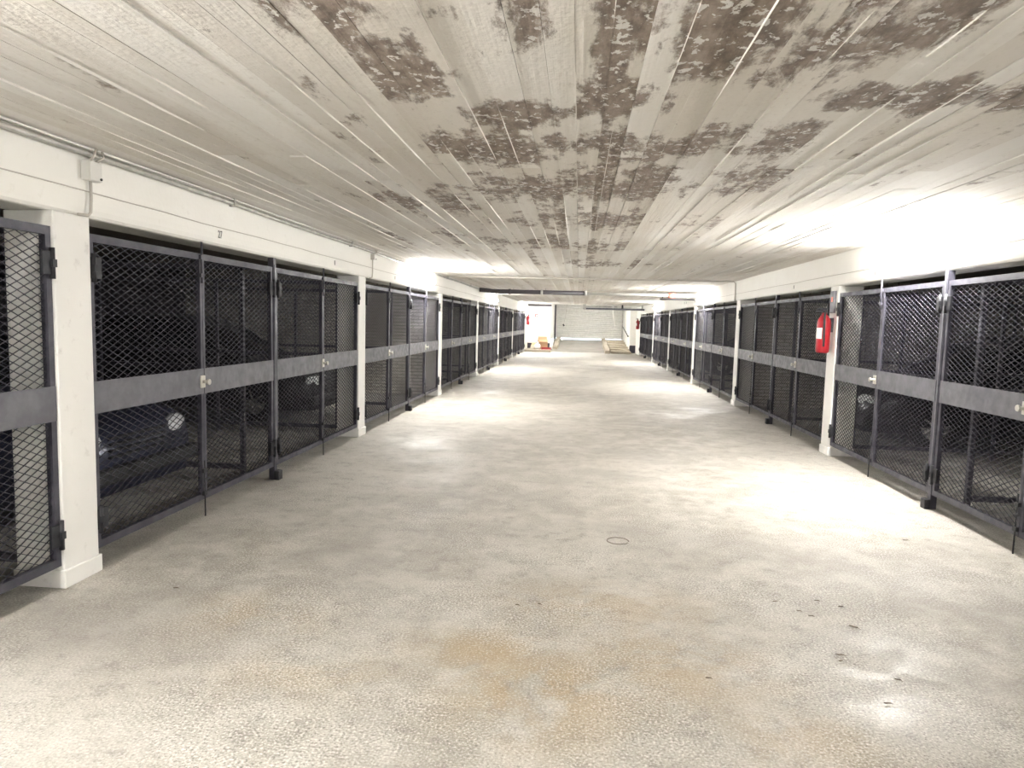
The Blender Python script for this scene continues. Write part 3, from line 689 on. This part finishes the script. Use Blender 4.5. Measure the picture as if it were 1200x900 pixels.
# fallen leaves on the floor
lrnd = random.Random(11)
LABS = ['curled brown leaf on the bare floor, longest of the scattered leaves', 'brown leaf with a thin stem in the brightest floor patch', 'small round brown leaf lying below the brightest floor patch']
for i, (u, v, s_) in enumerate([(1000, 736, .022), (984, 769, .019), (1040, 826, .015), (908, 706, .016), (985, 712, .013), (950, 723, .013), (957, 705, .013), (936, 717, .012), (830, 796, .012), (1061, 634, .02), (985, 776, .01), (1052, 798, .012), (606, 710, .012), (632, 709, .010), (206, 690, .012)]):
    p = at(u, v, Z=0); b = MB(); rings = []
    for k in range(7):
        q = k / 6; wv = math.sin(PI * min(.98, max(.02, q))) * s_ * .38; cz = .004 + s_ * .25 * (q - .5) ** 2 * 2
        rings.append([((q - .5) * s_ * 2, -wv, cz + .004), ((q - .5) * s_ * 2, 0, cz), ((q - .5) * s_ * 2, wv, cz + .004), ((q - .5) * s_ * 2, 0, cz + .0015)])
    b.loft(rings, False)
    lab = LABS[i] if i < 3 else 'tiny dark leaf fragment on the pale floor'
    t = thing('dead_leaf', lab, 'leaf', (p.x, p.y, 0), lrnd.uniform(-.5, .5) if i else -.6, 'leaf fragments on the floor')
    b.build('blade', MT['leaf'], t)
    MB().tube([(s_, 0, .006), (s_ * 1.5, s_ * .1, .003)], .0012, 4).build('stem', MT['leaf'], t)

# ------------------------------------------------------------------ parked cars behind the mesh
def car_parts():
    """hatchback 4.1 m long, nose at local -y, ground at z = 0"""
    L_, hw0 = 4.1, .86; ys = [i / 20 for i in range(21)]
    def lower(q):   # half width, belt height, sill height
        e = min(1, (q / .10)) ** .5 if q < .10 else (min(1, (1 - q) / .07)) ** .5
        w = hw0 * (.80 + .20 * e); belt = .68 + .25 * min(1, q / .30) if q < .30 else .93 + .03 * (q - .3)
        if q < .03: belt -= .06
        if q > .97: belt -= .04
        return w, belt, .20
    def ringlow(q):
        w, b, s_ = lower(q); y = q * L_
        pts = [(-w * .93, s_), (-w, s_ + .15), (-w, b - .16), (-w * .95, b - .04), (-w * .80, b), (0, b + .02), (w * .80, b), (w * .95, b - .04), (w, b - .16), (w, s_ + .15), (w * .93, s_), (0, s_)]
        return [(x_, y, z_) for x_, z_ in pts]
    body = MB().loft([ringlow(q) for q in ys])
    cab = []
    for q, zt, wt in ((.26, .92, .80), (.34, 1.12, .72), (.42, 1.36, .64), (.50, 1.44, .62), (.65, 1.46, .62), (.80, 1.41, .61), (.90, 1.20, .66), (.95, .97, .76)):
        y = q * L_; zb = .90
        cab.append([(-.80, y, zb), (-wt - .01, y, zt - .05), (-wt + .08, y, zt), (wt - .08, y, zt), (wt + .01, y, zt - .05), (.80, y, zb)])
    glass = MB().loft(cab)
    roof = MB().loft([[(x_ * 1.0, y, z_) for x_, z_ in ((-w_, zt - .05), (-w_ + .07, zt + .008), (0, zt + .02), (w_ - .07, zt + .008), (w_, zt - .05), (0, zt - .03))] for y, zt, w_ in ((.41 * L_, 1.345, .655), (.5 * L_, 1.445, .635), (.65 * L_, 1.465, .635), (.81 * L_, 1.41, .625))])
    pil = MB()
    for sx in (-1, 1):
        pil.tube([(sx * .80, .26 * L_, .92), (sx * .735, .34 * L_, 1.10), (sx * .65, .42 * L_, 1.34)], .03, 6)
        pil.tube([(sx * .80, .58 * L_, .92), (sx * .645, .58 * L_, 1.43)], .035, 6)
        pil.tube([(sx * .79, .95 * L_, .93), (sx * .68, .89 * L_, 1.20), (sx * .64, .81 * L_, 1.39)], .05, 6)
    tyre = MB(); n = 20; pr_ = [(.17, -.09), (.29, -.10), (.315, -.07), (.315, .07), (.29, .10), (.17, .09)]
    tyre.loft([[(h_, r_ * math.cos(a), .315 + r_ * math.sin(a)) for r_, h_ in pr_] for a in [k * 2 * PI / n for k in range(n + 1)]], True, False)
    rim = MB(); rim.tube([(-.08, 0, .315), (.08, 0, .315)], .18, 16)
    for k in range(5):
        a = k * 2 * PI / 5; rim.tube([(.085, 0, .315), (.085, .165 * math.cos(a), .315 + .165 * math.sin(a))], .022, 6)
        rim.tube([(-.085, 0, .315), (-.085, .165 * math.cos(a), .315 + .165 * math.sin(a))], .022, 6)
    head = MB(); head.loft([[(s_ * .17 * r_, -.01 - d_, .075 * r_ * c_) for s_, c_ in [(math.cos(a), math.sin(a)) for a in [k * PI / 7 for k in range(14)]]] for r_, d_ in ((1, -.05), (1, 0), (.7, .03), (.3, .04))])
    grille = MB()
    for k in range(4): grille.box(-.32, .32, -.025, .03, .46 + k * .045, .478 + k * .045)
    bump = MB().box(-.78, .78, -.06, .10, .28, .40, c=.03)
    mir = MB().box(-.07, .07, -.05, .05, -.05, .06, c=.02)
    return dict(body=body, glass=glass, roof=roof, pil=pil, tyre=tyre, rim=rim, head=head, grille=grille, bump=bump, mir=mir)
CP = car_parts(); SH = dict(glass=CP['glass'].mesh('windows', MT['glass']), tyre=CP['tyre'].mesh('tyre', MT['dark']), rim=CP['rim'].mesh('rim', MT['galv']), head=CP['head'].mesh('headlight', MT['lens']), grille=CP['grille'].mesh('grille', MT['iron']), bump=CP['bump'].mesh('bumper', MT['dark']))
def car(side, y, col, label, x_gap=.55):
    M = mat('car_paint', col, .3, .2)
    loc, rz = ((XL - x_gap, y, 0), PI / 2) if side == 'L' else ((XR + x_gap, y, 0), -PI / 2)
    t = thing('parked_car', label, 'car', loc, rz, 'cars parked behind the gates')
    bd = obj('body', CP['body'].mesh('body', M), t); obj('windows', SH['glass'], t)
    obj('roof', CP['roof'].mesh('roof', M), t); obj('window_pillars', CP['pil'].mesh('window_pillars', M), t)
    obj('bumper', SH['bump'], bd, (0, 0, 0)); obj('grille', SH['grille'], bd)
    for sx in (-1, 1):
        hd = obj('headlight', SH['head'], bd, (sx * .56, .04, .60)); hd.rotation_euler = (0, 0, sx * .25)
        obj('mirror', CP['mir'].mesh('mirror', M), t, (sx * .90, 1.25, .98))
        for yy in (.78, 3.35):
            ty = obj('tyre', SH['tyre'], t, (sx * .76, yy, 0)); obj('rim', SH['rim'], ty)
car('L', 4.82, (.020, .024, .05), 'dark blue car behind the gate below number 27')
car('L', 9.85, (.012, .012, .016), 'black car behind the gate just past the small junction box', .9)
car('L', 14.75, (.02, .02, .026), 'dark car with bright headlights behind a gate near the drain pipe', .45)
car('R', 4.85, (.035, .033, .045), 'dark grey car opposite number 27, behind the gate beside the lit tube lamp', .6)
car('R', 9.9, (.018, .018, .024), 'black car behind the gate just past the red extinguisher column', .7)
car('R', 22.4, (.06, .06, .065), 'grey car behind the gates past the end of the drain pipe', .6)
